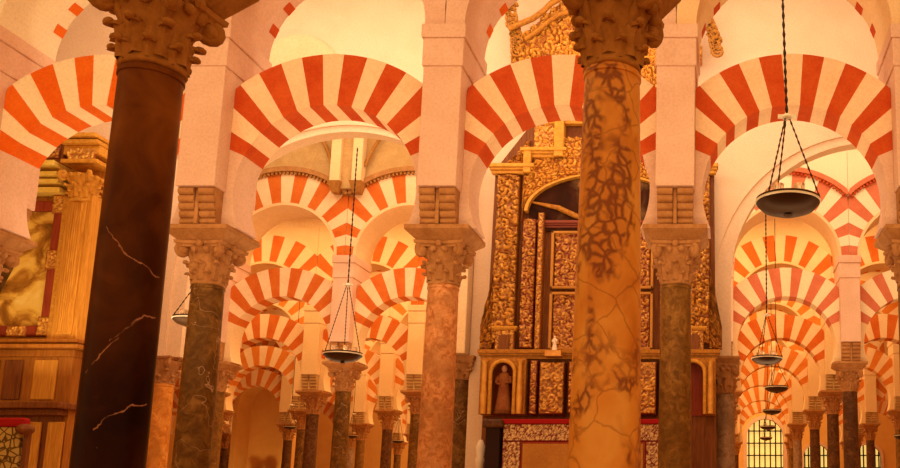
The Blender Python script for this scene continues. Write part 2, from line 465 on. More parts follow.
def upper_arch(sp, style, seed, cols=('redv', 'crv'), plast='plaster', top=8.3, soff='peach'):
    k = sp / 3.0; h = sp / 2 - .004; r = 1.245 * k; zc = EYE + 6.12; zt = EYE + top; rnd = random.Random(seed)
    t = thing('round_arch', (0, 0, 0), 'x', 'arch')
    lim = lambda a: min(h / max(abs(math.sin(a)), 1e-6), (zt - zc) / max(math.cos(a), 1e-6))
    Rr = r + (.28 if style == 'plain' else .85 * k)
    ring = lambda a: min(Rr, lim(a) - .001)
    segs = []; n = 19; A = PI / 2
    for i in range(n):
        a0, a1 = -A + 2 * A * i / n, -A + 2 * A * (i + 1) / n
        if style == 'plain': segs.append((a0, a1, 0, 0))
        else: segs.append((a0, a1, i % 2, 0.004 if i % 2 else 0.0))
    mb = MB(); polar_wall(mb, segs, r + (0.0 if style == 'plain' else .07), ring, zc, -.5, .5, 3)
    mb.build('arch_ring' if style == 'plain' else 'voussoir_ring', [plast] if style == 'plain' else list(cols), t)
    if style != 'plain':
        mb = MB(); polar_wall(mb, [(-A + 2 * A * i / 24, -A + 2 * A * (i + 1) / 24, 0, 0) for i in range(24)], r, lambda a: r + .07, zc, -.505, .505, 1)
        mb.build('soffit_lining', soff, t)
        # dentilled hood moulding round the ring
        mb = MB(); RM = r + .85 * k
    if style in ('stone', 'rose'):
        aL = math.asin(min(.999, h / (RM + .04)))
        m_ = 34
        polar_wall(mb, [(-aL + 2 * aL * i / m_, -aL + 2 * aL * (i + 1) / m_, 0, 0) for i in range(m_)], RM - .02, lambda a: min(RM + .10, h / max(abs(math.sin(a)), 1e-6)), zc, -.60, -.5, 1)
        polar_wall(mb, [(-aL + 2 * aL * i / m_, -aL + 2 * aL * (i + .5) / m_, 1, 0) for i in range(m_)], RM - .09, lambda a: RM - .02, zc, -.57, -.5, 1)
        mb.build('hood_moulding', ['redp' if style == 'rose' else 'stone', 'stonedark' if style != 'rose' else 'redv'], t)
    else:
        for q in range(-4, 5):
            a = math.radians(q * 17.5)
            if abs(q * 17.5) > 80: continue
            mb = MB(); polar_wall(mb, [(a - .055, a + .055, 0, 0)], r - .006, lambda a: r + .12, zc, .33, .506, 2)
            mb.build('brick_inset', 'redo' if seed % 2 else 'redv', t)
    # spandrel wall above the ring
    mb = MB(); n = 28
    def inn(a): return min(Rr, lim(a) - .001)
    ss = [(-A + 2 * A * i / n, -A + 2 * A * (i + 1) / n, 0, 0) for i in range(n)]
    # make sure the box corners are hit exactly
    ac = math.atan2(h, zt - zc); ss2 = []
    for a0, a1, m_, d in ss:
        for c in (-ac, ac):
            if a0 < c < a1:
                ss2.append((a0, c, 0, 0)); a0 = c
        ss2.append((a0, a1, 0, 0))
    polar_wall(mb, ss2, inn, lim, zc, -.5, .5, 1)
    mb.build('spandrel', plast if style != 'stone' else 'tan', t)
    return t
def make_pier(plast='plaster', rolls=True, corb='stone'):
    t = thing('arch_pier', (0, 0, 0), 'x', 'pier')
    w = .245
    mb = MB(); mb.box(-w, w, -.5, .5, EYE + 3.95, EYE + 5.55); bev(mb.build('pilaster', plast, t), .01)
    mb = MB(); mb.box(-w - .018, w + .018, -.518, .518, EYE + 5.55, EYE + 5.93); mb.box(-w - .04, w + .04, -.54, .54, EYE + 5.93, EYE + 6.119)
    bev(mb.build('string_course', plast, t), .014, 3)
    z0, z1 = SPR + .003, EYE + 3.95
    for sy in (-1, 1):
        mb = MB(); n = 5
        mb.box(-.022, .022, min(sy * .245, sy * .42), max(sy * .245, sy * .42), z0, z1)
        for i in range(n):
            zc = z0 + (i + .5) * (z1 - z0) / n; pr = .34 + .135 * ((i + 1) / n) ** .8; rr = (z1 - z0) / n / 2 * 1.04
            for sx in (-1, 1):
                x0, x1 = sorted((sx * .03, sx * .225)); seg = 10; b = len(mb.v)
                pts = [(sy * .245, zc - rr), ] + [(sy * (pr - rr + rr * math.cos(a)), zc + rr * math.sin(a)) for a in [(-PI / 2 + PI * q / seg) for q in range(seg + 1)]] + [(sy * .245, zc + rr)]
                m_ = len(pts)
                mb.v += [(x0, p[0], p[1]) for p in pts] + [(x1, p[0], p[1]) for p in pts]
                mb.f.append(tuple(b + q for q in range(m_))); mb.m.append(0); mb.f.append(tuple(b + m_ + q for q in reversed(range(m_)))); mb.m.append(0)
                for q in range(m_):
                    j = (q + 1) % m_; mb.f.append((b + q, b + m_ + q, b + m_ + j, b + j)); mb.m.append(0)
        mb.build('roll_corbel', corb, t, smooth=40)
    return t

ORD = ['zeroth', 'first', 'second', 'third', 'fourth', 'fifth', 'sixth', 'seventh', 'eighth', 'ninth']
def ux(X, Y, zz=2.8): return PX + X * F / (Y * cT + zz * sT)

# ================= foreground columns (row 1)
c = make_column((-3.70, 5.48, 0), 'huge black marble column with white veins in the left foreground', .197, .182, 'shaft_black', hw=.26, cm='stonedark', im='stonedark', seed=3, captop=EYE + 3.30, spr=EYE + 3.7, ht=.43, yt=.43)
c = make_column((-.70, 5.48, 0), 'huge ochre breccia column in the foreground before the altarpiece', .230, .178, 'shaft_breccia', hw=.275, cm='stonedark', im='stonedark', seed=5, captop=EYE + 3.30, spr=EYE + 3.7, ht=.43, yt=.43)

# ================= front arcade (row 2)
Y2 = 11.25
X2 = [-9.56, -6.57, -3.55, -.565, 2.475, 5.46]
desc2 = [('column left of the left altar', 'shaft_brown'), ('dark olive marble column just right of the black foreground column', 'shaft_olive'),
         ('rosy speckled granite column left of the altarpiece', 'shaft_rose'), ('brown marble column just right of the breccia foreground column', 'shaft_brown'),
         ('column right of the big hanging lamp, cut by the frame', 'shaft_brown')]
for i in (1, 2, 3, 4):
    make_column((X2[i], Y2, 0), desc2[i][0], .215, .19, desc2[i][1], seed=10 + i, hw=.275)
make_column((X2[0], Y2, 0), 'brown marble column at the far left edge beside the left altar', .215, .19, 'shaft_brown', seed=10, hw=.275)
pier = make_pier()
pd = ['pink plastered pier above the column at the left edge', 'pink plastered pier rising behind the black foreground column', 'pink plastered pier above the rosy granite column',
      'pink plastered pier above the brown column right of the breccia column', 'pink plastered pier cut by the right edge of the photo']
for i, d in enumerate(pd):
    o = pier if i == 0 else dup(pier, (0, 0, 0))
    o.location = (X2[i], Y2, 0); o['label'] = d; o['group'] = 'piers of the front arcade'
ld = ['striped orange and cream horseshoe arch over the left altar', 'striped horseshoe arch between the olive and rosy columns', 'striped horseshoe arch crossed by the breccia column, before the altarpiece',
      'striped horseshoe arch behind the big hanging lamp']
ud = ['plain upper arch above the orange striped arch at left', 'plain upper arch above the arch between olive and rosy columns', 'plain upper arch above the altarpiece', 'plain upper arch crossed by the big lamp chain']
lc = [('redo', 'crw'), ('redv', 'crv'), ('redv', 'crv'), ('redv', 'crv')]
up = ['white', 'plaster', 'plaster', 'peach']
for i in range(4):
    xc = (X2[i] + X2[i + 1]) / 2
    a = lower_arch(X2[i + 1] - X2[i], lc[i], 20 + i, plast='plaster'); a.location = (xc, Y2, 0); a['label'] = ld[i]; a['group'] = 'lower arches of the front arcade'
    b = upper_arch(X2[i + 1] - X2[i], 'plain', 31 + i, plast=up[i]); b.location = (xc, Y2, 0); b['label'] = ud[i]; b['group'] = 'upper arches of the front arcade'

# ================= middle wall with two wide openings (row M)
YM0, YM1 = 16.4, 16.78
WT = EYE + 11.2
def wide_opening(xa, xb, xl, xr, xc, zc, R, z0, name, label):
    """wall piece from xa to xb with an arched opening: jambs at xl/xr, arc centre (xc, zc), radius R"""
    pass
def arch_pts(xl, xr, xc, zc, R, z0, n=40):
    a0 = math.acos(max(-1, min(1, (xl - xc) / R))); a1 = math.acos(max(-1, min(1, (xr - xc) / R)))
    pts = [(xl, z0)]
    for i in range(n + 1):
        a = a0 + (a1 - a0) * i / n; pts.append((xc + R * math.cos(a), zc + R * math.sin(a)))
    pts.append((xr, z0)); return pts
def wall_above(mb, pts, ztop, y0, y1, mi=0):
    for (x0, z0), (x1, z1) in zip(pts, pts[1:]):
        if x1 - x0 > 1e-6: mb.prism([(x0, z0), (x1, z1), (x1, ztop), (x0, ztop)], y0, y1, mi)
mb = MB()
ZCL, ZCR = EYE + 4.12, EYE + 4.02
LP = arch_pts(-10.28, -4.62, -7.15, ZCL, 3.13, 0)
RP = arch_pts(-.10, 6.0, 2.95, ZCR, 3.05, 0)
CB = EYE + 2.72                                     # underside of the piers, on the capitals
mb.box(-16, -10.28 - .5, YM0, YM1, 0, WT)           # solid wall left of the left opening
mb.box(-10.78, -10.28, YM0, YM1, CB, WT)
wall_above(mb, LP[1:-1], WT, YM0, YM1)
mb.box(-4.62, -.10, YM0, YM1, 0, WT)
wall_above(mb, RP[1:-1], WT, YM0, YM1)
mb.box(6.0, 7.6, YM0, YM1, 0, WT)
tag(mb.build('wall_middle', 'mwall'), 'cream plastered wall with two wide arched openings behind the front arcade', 'wall', kind='structure')
def wide_ring(xl, xr, xc, zc, R, Rin, zb, label):
    t = thing('wide_arch', (0, 0, 0), label, 'arch', 'wide plain arches of the middle wall')
    o = arch_pts(xl, xr, xc, zc, R, zb); i_ = arch_pts(xl + (R - Rin), xr - (R - Rin), xc, zc + .15, Rin, zb)
    mb = MB(); 
    for k in range(len(o) - 1):
        mb.prism([i_[k], o[k], o[k + 1], i_[k + 1]], YM0 + .05, YM1 - .03)
    mb.build('archivolt', 'mwall', t)
    return t
wide_ring(-10.28, -4.62, -7.15, ZCL, 3.13, 2.86, CB, 'wide plain cream arch seen through the arch beside the rosy column')
wide_ring(-.10, 6.0, 2.95, ZCR, 3.05, 2.74, CB, 'wide plain cream arch behind the big hanging lamp')
make_column((-10.40, 16.6, 0), 'orange marble column between the black and olive columns', .24, .215, 'shaft_orange', neck=EYE + 2.22, captop=CB, spr=None, hw=.27, cm='stone', seed=41)
make_column((-4.80, 16.55, 0), 'greenish column between the rosy column and the altarpiece', .235, .215, 'shaft_olive', neck=EYE + 2.28, captop=CB - .10, spr=CB, hw=.26, ht=.30, yt=.3, seed=42)
make_column((.10, 16.62, 0), 'grey column below the wide arch right of the altarpiece', .18, .165, 'shaft_grey', neck=EYE + 2.04, captop=CB - .12, spr=CB, hw=.215, ht=.27, yt=.3, seed=43)
mb = MB(); mb.box(-4.97, -4.63, 16.08, 16.395, CB + .004, EYE + 6.9); bev(tag(mb.build('pilaster_strip', 'peach'), 'narrow plaster pilaster above the greenish column', 'pilaster'), .02)
mb = MB(); pts = [(-.85, -.3), (.85, -.3)] + [(.85 * math.cos(a), .85 * math.sin(a)) for a in [PI * i / 20 for i in range(21)]]
mb.prism(pts, -.09, 0); tag(mb.build('blind_niche', 'peach', loc=(ax(300, 45, 16.4), 16.4, EYE + 8.22), smooth=30), 'peach round-headed panel on the white wall above the left striped arch', 'niche')

# ================= arcades beyond (rows 3..)
rows = [(22.1, .08, 3.13), (27.7, .27, 3.21), (33.3, .34, 3.16), (38.9, .20, 3.14), (44.5, .50, 3.12), (50.1, .85, 3.12)]
lows = {}; 
pier3 = None
shaft_cycle = ['shaft_dark', 'shaft_brown', 'shaft_grey', 'shaft_dark', 'shaft_olive']
colproto = {}
for ri, (Y, X0, sp) in enumerate(rows):
    nm = ORD[ri + 1]
    near = ri == 0
    cols = {0: ('redp', 'crw'), 1: ('redm', 'crv')}.get(ri, ('redf', 'crv'))
    lowL = lower_arch(sp, ('redm', 'crv') if near else cols, 60 + ri, plast='peach'); lowR = lower_arch(sp, cols, 70 + ri, plast='peach') if near else None
    upA = upper_arch(sp, 'stone' if near else 'ring', 80 + ri, cols=('redm', 'crv') if ri < 2 else ('redf', 'crv'), plast='peach', top=9.6 if near else 8.6)
    upR = upper_arch(sp, 'rose', 90, cols=('redp', 'white'), plast='white', top=9.6) if near else None
    prt = make_pier('plaster' if near else 'peach', corb='stone' if near else 'tan')
    first = {'lowL': True, 'lowR': True, 'up': True, 'upR': True, 'p': True}
    cnt = {'L': 0, 'R': 0}; cntc = {'L': 0, 'R': 0}
    ks = range(-9, 4)
    def use(key, proto, loc, label, group):
        if first.get(key, True):
            first[key] = False; proto.location = loc; proto['label'] = label; proto['group'] = group; return proto
        return dup(proto, loc, label, group)
    for k in ks:
        X = X0 + sp * k; Xc = X + sp / 2
        u0 = ux(X, Y, 2.8); uc = ux(Xc, Y, 5.5); hw_ = sp / 2 * F / Y
        sideb = 'L' if uc < 600 else 'R'
        visb = (uc + hw_ > 200 and uc - hw_ < 425) or (uc + hw_ > 726 and uc - hw_ < 898)
        if visb:
            cnt[sideb] += 1; w = 'left' if sideb == 'L' else 'right'
            place = f'{nm} arcade beyond middle wall, {w} vista, {ORD[cnt[sideb]]} bay from left'
            if near and sideb == 'R':
                use('lowR', lowR, (Xc, Y, 0), 'rose and white lower arch, ' + place, 'rose lower arches behind the wide arch')
                use('upR', upR, (Xc, Y, 0), 'rose and white upper arch, ' + place, 'rose upper arches behind the wide arch')
            else:
                use('lowL', lowL, (Xc, Y, 0), 'striped lower arch, ' + place, f'lower arches of the {nm} arcade beyond')
                use('up', upA, (Xc, Y, 0), 'striped upper arch, ' + place, f'upper arches of the {nm} arcade beyond')
        up_ = ux(X, Y, 4.5)
        if (up_ > 185 and up_ < 440) or (up_ > 705 and up_ < 905):
            sidec = 'L' if u0 < 600 else 'R'; cntc[sidec] += 1; w = 'left' if sidec == 'L' else 'right'
            place = f'{nm} arcade beyond middle wall, {w} vista, {ORD[cntc[sidec]]} from left'
            use('p', prt, (X, Y, 0), 'plastered pier, ' + place, f'piers of the {nm} arcade beyond')
            sm = shaft_cycle[(ri * 2 + k) % 5]
            if ri == 0: sm = {-3: 'shaft_olive', 1: 'shaft_dark'}.get(k, sm)
            cw = {'shaft_dark': 'dark', 'shaft_brown': 'brown', 'shaft_grey': 'grey', 'shaft_olive': 'olive'}[sm]
            key = (near, sm)
            if key not in colproto:
                colproto[key] = make_column((X, Y, 0), 'x', .20, .18, sm, fine=near, seed=50 + ri, hw=.265)
                q = colproto[key]
            else: q = dup(colproto[key], (X, Y, 0))
            q.location = (X, Y, 0); q['label'] = f'{cw} column, ' + place; q['group'] = f'columns of the {nm} arcade beyond'
    if near and first['lowR']: pass

# gothic shafts and ribs rising between the dentilled arches (left vista)
Yr = 21.48
for k in (-3, -2):
    X = rows[0][1] + rows[0][2] * k
    t = thing('vault_springer', (X, Yr, 0), ('twin stone shafts and ribs above the pier in the left vista' if k == -3 else 'twin stone shafts above the pier hidden beside the rosy column'), 'vault ribs', 'twin shafts under the vault')
    for sx in (-1, 1):
        mb = MB(); x = sx * .27
        mb.box(x - .12, x + .12, -.16, .1, EYE + 7.95, EYE + 9.5); mb.build('shaft', 'peach', t)
        mb = MB(); mb.box(x - .08, x + .08, -.1, .1, EYE + 7.68, EYE + 7.95, top=(x - .16, x + .16, -.22, .1)); mb.build('corbel', 'stonedark', t)
        mb = MB(); mb.tube([(sx * .4, .0, EYE + 8.4), (sx * .6, .0, EYE + 8.9), (sx * .9, 0, EYE + 9.4), (sx * 1.2, 0, EYE + 9.8)], .045, 8); mb.build('rib', 'stonedark', t, smooth=40)
    mb = MB(); mb.box(-.15, .15, -.05, .1, EYE + 7.8, EYE + 9.5); mb.build('panel', 'tan', t)

# ================= ceilings, floor, outer walls
def ceiling(name, y0, y1, zs, rise, x0=-31, x1=13, mt='vault'):
    mb = MB(); n = 20; yc = (y0 + y1) / 2; hy = (y1 - y0) / 2
    arc = [(yc - hy * math.cos(PI * i / n), zs + rise * math.sin(PI * i / n)) for i in range(n + 1)]
    out = arc + [(y1, zs + rise + .3), (y0, zs + rise + .3)]
    b = 0
    for (ya, za), (yb, zb) in zip(arc, arc[1:]):
        mb.v += [(x0, ya, za), (x1, ya, za), (x1, yb, zb), (x0, yb, zb), (x0, ya, zs + rise + .3), (x1, ya, zs + rise + .3), (x1, yb, zs + rise + .3), (x0, yb, zs + rise + .3)]
        for q in ((0, 3, 2, 1), (4, 5, 6, 7), (0, 1, 5, 4), (2, 3, 7, 6), (1, 2, 6, 5), (0, 4, 7, 3)):
            mb.f.append(tuple(b + i for i in q)); mb.m.append(0)
        b += 8
    o = mb.build(name, mt, smooth=30); return tag(o, 'cream barrel vault over a nave', 'ceiling', kind='structure')
ceiling('ceiling_front', 4.6, 10.75, EYE + 8.3, 1.6)
ceiling('ceiling_middle', 10.75, 16.4, EYE + 10.8, .8)
mb = MB(); mb.box(-31, 13, 10.76, 11.74, EYE + 8.305, EYE + 11.2); tag(mb.build('wall_front_arcade', 'white'), 'plastered wall above the front arcade', 'wall', kind='structure')
ceiling('ceiling_third', 16.78, 21.6, EYE + 9.6, 1.2)
yy = 22.6
for i in range(1, 6):
    ceiling('ceiling_' + ORD[i + 3], yy, yy + 4.6, EYE + 8.6, 1.3, mt='peach')
    yy += 5.6
mb = MB()
for (Y, X0, sp) in rows: mb.box(-31, 13, Y - .5, Y + .5, EYE + (9.605 if Y < 23 else 8.605), EYE + 11)
tag(mb.build('wall_attics', 'white'), 'attic walls above the far arcades', 'wall', kind='structure')
mb = MB(); mb.box(-32, 14, -6, 58, -.2, 0); tag(mb.build('floor', 'floor'), 'pale marble floor', 'floor', kind='structure')
mb = MB(); mb.box(-31.4, -31, 3, 56, 0, WT); tag(mb.build('wall_left', 'amber'), 'side wall at left', 'wall', kind='structure')
mb = MB(); mb.box(13, 13.4, 3, 56, 0, WT); tag(mb.build('wall_right', 'peach'), 'side wall at right', 'wall', kind='structure')
# far wall with arched, grilled windows
YF = 55.5
mb = MB(); wins = []
sp = 3.15; xs = [2.77 + sp * k for k in range(-1, 3)]
x = -31
ZB = EYE + .2; 
for xc in xs:
    R = 1.12 if 2 < xc < 3.5 else .8; zc = EYE + (4.15 if R > 1 else 2.9)
    mb.box(x, xc - R, YF, YF + .5, 0, WT)
    if xc > -1.5:
        pts = [(xc - R * math.cos(PI * i / 20), zc + R * math.sin(PI * i / 20)) for i in range(21)]
        wall_above(mb, pts, WT, YF, YF + .5); wins.append((xc, R, zc))
    else: mb.box(xc - R, xc + R, YF, YF + .5, 0, WT)
    x = xc + R
mb.box(x, 13, YF, YF + .5, 0, WT)
tag(mb.build('wall_far', 'amber'), 'amber end wall with arched grilled openings', 'wall', kind='structure')
for i, (xc, R, zc) in enumerate(wins):
    nmw = ['behind the grey column', 'centred below the row of hanging lamps', 'right of the row of hanging lamps', 'at the right edge of the right vista'][min(i, 3)]
    t = thing('grilled_window', (xc, YF + .2, 0), f'arched yellow window with black iron grille {nmw}', 'window', 'grilled windows in the end wall')
    mb = MB(); mb.prism([(-R, 0), (R, 0)] + [(R * math.cos(PI * k / 20), zc + R * math.sin(PI * k / 20)) for k in range(21)], .12, .16); mb.build('pane', 'day', t)
    mb = MB()
    for k in range(-3, 4):
        xx = k * R / 3.4; top = zc + math.sqrt(max(0, R * R - xx * xx)); mb.box(xx - .04, xx + .04, -.04, .04, 0, top)
    for k in range(8):
        z = .8 + k * .75
        w_ = R if z < zc else math.sqrt(max(0.01, R * R - (z - zc) ** 2))
        mb.box(-w_, w_, -.04, .04, z - .035, z + .035)
    mb.build('grille', 'iron', t)
    mb = MB(); ps = [(R * 1.0, 0)] + [(R * math.cos(PI * k / 20), zc + R * math.sin(PI * k / 20)) for k in range(21)] + [(-R, 0)]
    po = [(R * 1.2, 0)] + [(R * 1.2 * math.cos(PI * k / 20), zc + R * 1.2 * math.sin(PI * k / 20)) for k in range(21)] + [(-R * 1.2, 0)]
    for a, b, c_, d in zip(ps, ps[1:], po[1:], po): mb.prism([a, d, c_, b], -.3, .1)
    mb.build('surround', 'plaster', t)

# plain amber niche wall closing the left vista
def niche():
    Y = 41.0
    xl, xr = ax(236, 430, Y), ax(283, 430, Y); zt = az(382, Y); R = (xr - xl) / 2; xc = (xl + xr) / 2
    t = thing('vaulted_niche', (xc, Y, 0), 'plain orange vaulted niche closing the left vista', 'niche')
    mb = MB(); n = 16; D = 1.4
    prof = [(-R, 0)] + [(R * math.cos(PI - PI * i / n), zt - R + R * math.sin(PI * i / n)) for i in range(n + 1)] + [(R, 0)]
    for (x0, z0), (x1, z1) in zip(prof, prof[1:]):
        k = (R + .2) / R
        def o_(x, z): return (x * k, (zt - R) + (z - (zt - R)) * k if z > zt - R else z)
        mb.prism([(x0, z0), (x1, z1), o_(x1, z1), o_(x0, z0)], 0, D)
    mb.build('vault_shell', 'amber', t, smooth=30)
    mb = MB(); mb.box(-R, R, D - .2, D, 0, zt); mb.build('rear_panel', 'amber', t)
    mb = MB()
    for x in (-R * .45, R * .1): mb.lathe([(.22, 0), (.2, EYE + 1.4), (.3, EYE + 1.7)], 16, (x, .9, 0))
    mb.build('engaged_column', 'shaft_brown', t, smooth=40)
niche()

# ================= altarpiece
YR = 16.1
RT = thing('altarpiece', (0, 0, 0), 'tall gilded baroque altarpiece behind the breccia foreground column', 'altarpiece')
UC = 603
def scroll(x, z, sc, seed):
    return .62 * scroll1(x, z, sc * 1.9, seed) + .38 * scroll1(x, z, sc * 4.2, seed + 9)
def scroll1(x, z, sc, seed):
    p = Vector((x * sc, z * sc, seed * 5.3)); p += Vector(noise.noise_vector(p * .8)) * .3
    ds, ps = noise.voronoi(p)
    d = p - ps[0]; r = math.sqrt(d.x * d.x + d.y * d.y); a = math.atan2(d.y, d.x)
    s = math.sin(r * 13 - a * (2 if int(ps[0].x * 10) % 2 else -2)) * .5 + .5
    e = min(1, (ds[1] - ds[0]) * 5)
    h = s * .75 * e + .25 * (1 - min(1, r * 1.6))
    return max(0, min(1, h + .18 * noise.noise(p * 3)))
def relief_panel(name, poly, y, depth, mt, sc=3.2, seed=1, parent=None, res=.02, thick=.08, bulge=0):
    """poly = (x0, x1, z0, z1[, top function]); carved panel standing proud of y towards the nave"""
    x0, x1, z0, z1 = poly[:4]; topf = poly[4] if len(poly) > 4 else None
    botf = poly[5] if len(poly) > 5 else None
    nx = max(3, int((x1 - x0) / res)); nzz = max(3, int((z1 - z0) / res))
    mb = MB(); rel = []
    for j in range(nzz + 1):
        for i in range(nx + 1):
            x = x0 + (x1 - x0) * i / nx; s = (i / nx - .5) * 2
            zt = topf(x) if topf else z1; zb = botf(x) if botf else z0
            z = zb + (zt - zb) * j / nzz
            h = scroll(x, z, sc, seed)
            edge = min(i, nx - i, j, nzz - j)
            if edge == 0: h = 0
            b_ = bulge * math.sqrt(max(0, 1 - s * s))
            mb.v.append((x, y - thick - b_ - (h * depth if edge else 0), z)); rel.append(h)
    W = nx + 1
    for j in range(nzz):
        for i in range(nx): a = j * W + i; mb.f.append((a, a + 1, a + W + 1, a + W)); mb.m.append(0)
    # sides and back
    per = [i for i in range(W)] + [j * W + nx for j in range(1, nzz + 1)] + [nzz * W + i for i in reversed(range(nx))] + [j * W for j in reversed(range(1, nzz))]
    b = len(mb.v)
    for q in per: v = mb.v[q]; mb.v.append((v[0], y, v[2])); rel.append(.2)
    m_ = len(per)
    for q in range(m_):
        j = (q + 1) % m_; mb.f.append((per[q], b + q, b + j, per[j])); mb.m.append(0)
    mb.f.append(tuple(b + q for q in range(m_))); mb.m.append(0)
    return mb.build(name, mt, parent or RT, relief=rel, smooth=60)
def XR(u, v=260): return ax(u, v, YR)
def ZR(v): return az(v, YR)
XC = ax(UC, 260, YR)
def mir(x): return 2 * XC - x
def both(fn, x0, x1):
    fn(x0, x1, 0); fn(mir(x1), mir(x0), 1)
def moulding(mb, x0, x1, z, h, y, out, mi=0):
    for q, (dz0, dz1, o_) in enumerate(((0, .35, .45), (.35, .6, .75), (.6, 1, 1))):
        mb.box(x0 - out * o_ * .5, x1 + out * o_ * .5, y - out * o_, y + .05, z + dz0 * h, z + dz1 * h, mi)
# back board
mb = MB(); mb.prism([(XR(488), 0), (mir(XR(488)), 0), (mir(XR(492)), ZR(170)), (mir(XR(530)), ZR(120)), (XR(530), ZR(120)), (XR(492), ZR(170))], YR - .02, YR + .25)
mb.build('back_board', 'wooddark', RT)
zA, zB, zC = ZR(415), ZR(357), ZR(190)
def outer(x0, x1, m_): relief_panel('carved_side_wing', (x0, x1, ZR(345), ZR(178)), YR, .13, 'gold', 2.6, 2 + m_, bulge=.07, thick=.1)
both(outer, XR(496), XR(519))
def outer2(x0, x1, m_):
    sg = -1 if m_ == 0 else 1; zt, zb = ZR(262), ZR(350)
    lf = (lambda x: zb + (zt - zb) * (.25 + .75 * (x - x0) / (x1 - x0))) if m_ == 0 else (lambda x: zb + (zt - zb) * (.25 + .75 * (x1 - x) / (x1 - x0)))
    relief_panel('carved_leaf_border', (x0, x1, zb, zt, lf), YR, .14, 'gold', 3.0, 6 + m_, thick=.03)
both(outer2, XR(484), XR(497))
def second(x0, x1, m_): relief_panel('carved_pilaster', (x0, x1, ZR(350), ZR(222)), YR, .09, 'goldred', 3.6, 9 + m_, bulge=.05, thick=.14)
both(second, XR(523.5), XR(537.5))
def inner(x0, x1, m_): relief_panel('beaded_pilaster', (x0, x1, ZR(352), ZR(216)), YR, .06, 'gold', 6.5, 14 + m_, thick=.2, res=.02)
both(inner, XR(539), XR(545))
# centre panels with pink-gilt frames
for (v0, v1, sd) in ((351, 293.5, 20), (290, 233, 21)):
    relief_panel('centre_panel', (XR(555), mir(XR(555)), ZR(v0), ZR(v1)), YR, .08, 'goldred', 3.3, sd, thick=.06)
    mb = MB(); xa, xb, za, zb = XR(552), mir(XR(552)), ZR(v0), ZR(v1)
    for bx_ in ((xa, xa + .05, za, zb), (xb - .05, xb, za, zb), (xa, xb, za, za + .045), (xa, xb, zb - .045, zb)): mb.box(bx_[0], bx_[1], YR - .14, YR, bx_[2], bx_[3])
    bev(mb.build('panel_frame', 'ochrepanel', RT), .01)
mb = MB(); moulding(mb, XR(538), mir(XR(538)), ZR(229), .12, YR - .04, .12); mb.build('architrave', 'goldred', RT)
# arched painting with gilt border
za0 = ZR(214); Rp = abs(XC - XR(528)); 
def semi(R, cz, n=40, sq=1.0): return [(XC + R * math.cos(PI * i / n), cz + sq * R * math.sin(PI * i / n)) for i in range(n + 1)]
SQ = (ZR(178) - za0) / Rp
mb = MB(); mb.prism([(XC - Rp, ZR(232)), (XC + Rp, ZR(232))] + semi(Rp, za0, sq=SQ), YR - .08, YR); mb.build('arched_painting', 'paint_dark', RT)
mb = MB(); mb.tube([(XC - Rp * .95, YR - .1, ZR(204)), (XC - Rp * .6, YR - .12, ZR(210)), (XC - Rp * .3, YR - .12, ZR(220)), (XC, YR - .1, ZR(226))], [.02, .05, .05, .02], 8); mb.build('painted_drapery', 'giltdark', RT, smooth=60)
mb = MB(); i_, o_ = semi(Rp, za0, sq=SQ), semi(Rp * 1.045, za0, sq=SQ)
for k in range(40): mb.prism([i_[k], o_[k], o_[k + 1], i_[k + 1]], YR - .2, YR)
mb.build('arch_border', 'giltplain', RT, smooth=30)
# carved field above the arch up to the stepped cornice
def arcz(x): return za0 + SQ * math.sqrt(max(0, (Rp * 1.07) ** 2 - (x - XC) ** 2)) if abs(x - XC) < Rp * 1.07 else ZR(222)
def stepz(x):
    d = abs(x - XC); 
    if d < abs(XC - XR(556)): return ZR(140)
    if d < abs(XC - XR(531)): return ZR(160)
    return ZR(172)
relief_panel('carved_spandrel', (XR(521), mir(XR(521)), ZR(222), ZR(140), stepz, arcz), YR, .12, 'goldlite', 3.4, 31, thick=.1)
# stepped cornices
mb = MB(); z1, z2, z3 = ZR(177), ZR(161), ZR(128)
xa, xb, xc_ = XR(492), XR(529), XR(556)
for sx in (0, 1):
    f = (lambda a, b: (a, b)) if sx == 0 else (lambda a, b: (mir(b), mir(a)))
    moulding(mb, *f(xa, xb), z1, .17, YR - .12, .16)
    moulding(mb, *f(xb - .1, xc_ + .1), z2, .17, YR - .12, .16)
    x0, x1 = f(xb - .12, xb + .02); mb.box(x0, x1, YR - .26, YR, z1, z2 + .15)
    x0, x1 = f(xc_ - .06, xc_ + .12); mb.box(x0, x1, YR - .26, YR, z2, z3 + .17)
moulding(mb, XR(546), mir(XR(546)), z3, .22, YR - .12, .2)
bev(mb.build('stepped_cornice', 'giltplain', RT), .012)
relief_panel('carved_frieze', (XR(531), XR(553), ZR(155), ZR(122)), YR, .09, 'goldlite', 4.5, 33, thick=.12)
relief_panel('carved_frieze', (mir(XR(553)), mir(XR(531)), ZR(155), ZR(122)), YR, .09, 'goldlite', 4.5, 34, thick=.12)
relief_panel('carved_finial', (XR(502), XR(527), ZR(170), ZR(142), lambda x: ZR(168) + 1.1 * (x - XR(501))), YR, .14, 'gold', 4, 35, thick=.06)
relief_panel('carved_finial', (mir(XR(527)), mir(XR(502)), ZR(170), ZR(142), lambda x: ZR(168) + 1.1 * (mir(XR(501)) - x)), YR, .14, 'gold', 4, 36, thick=.06)
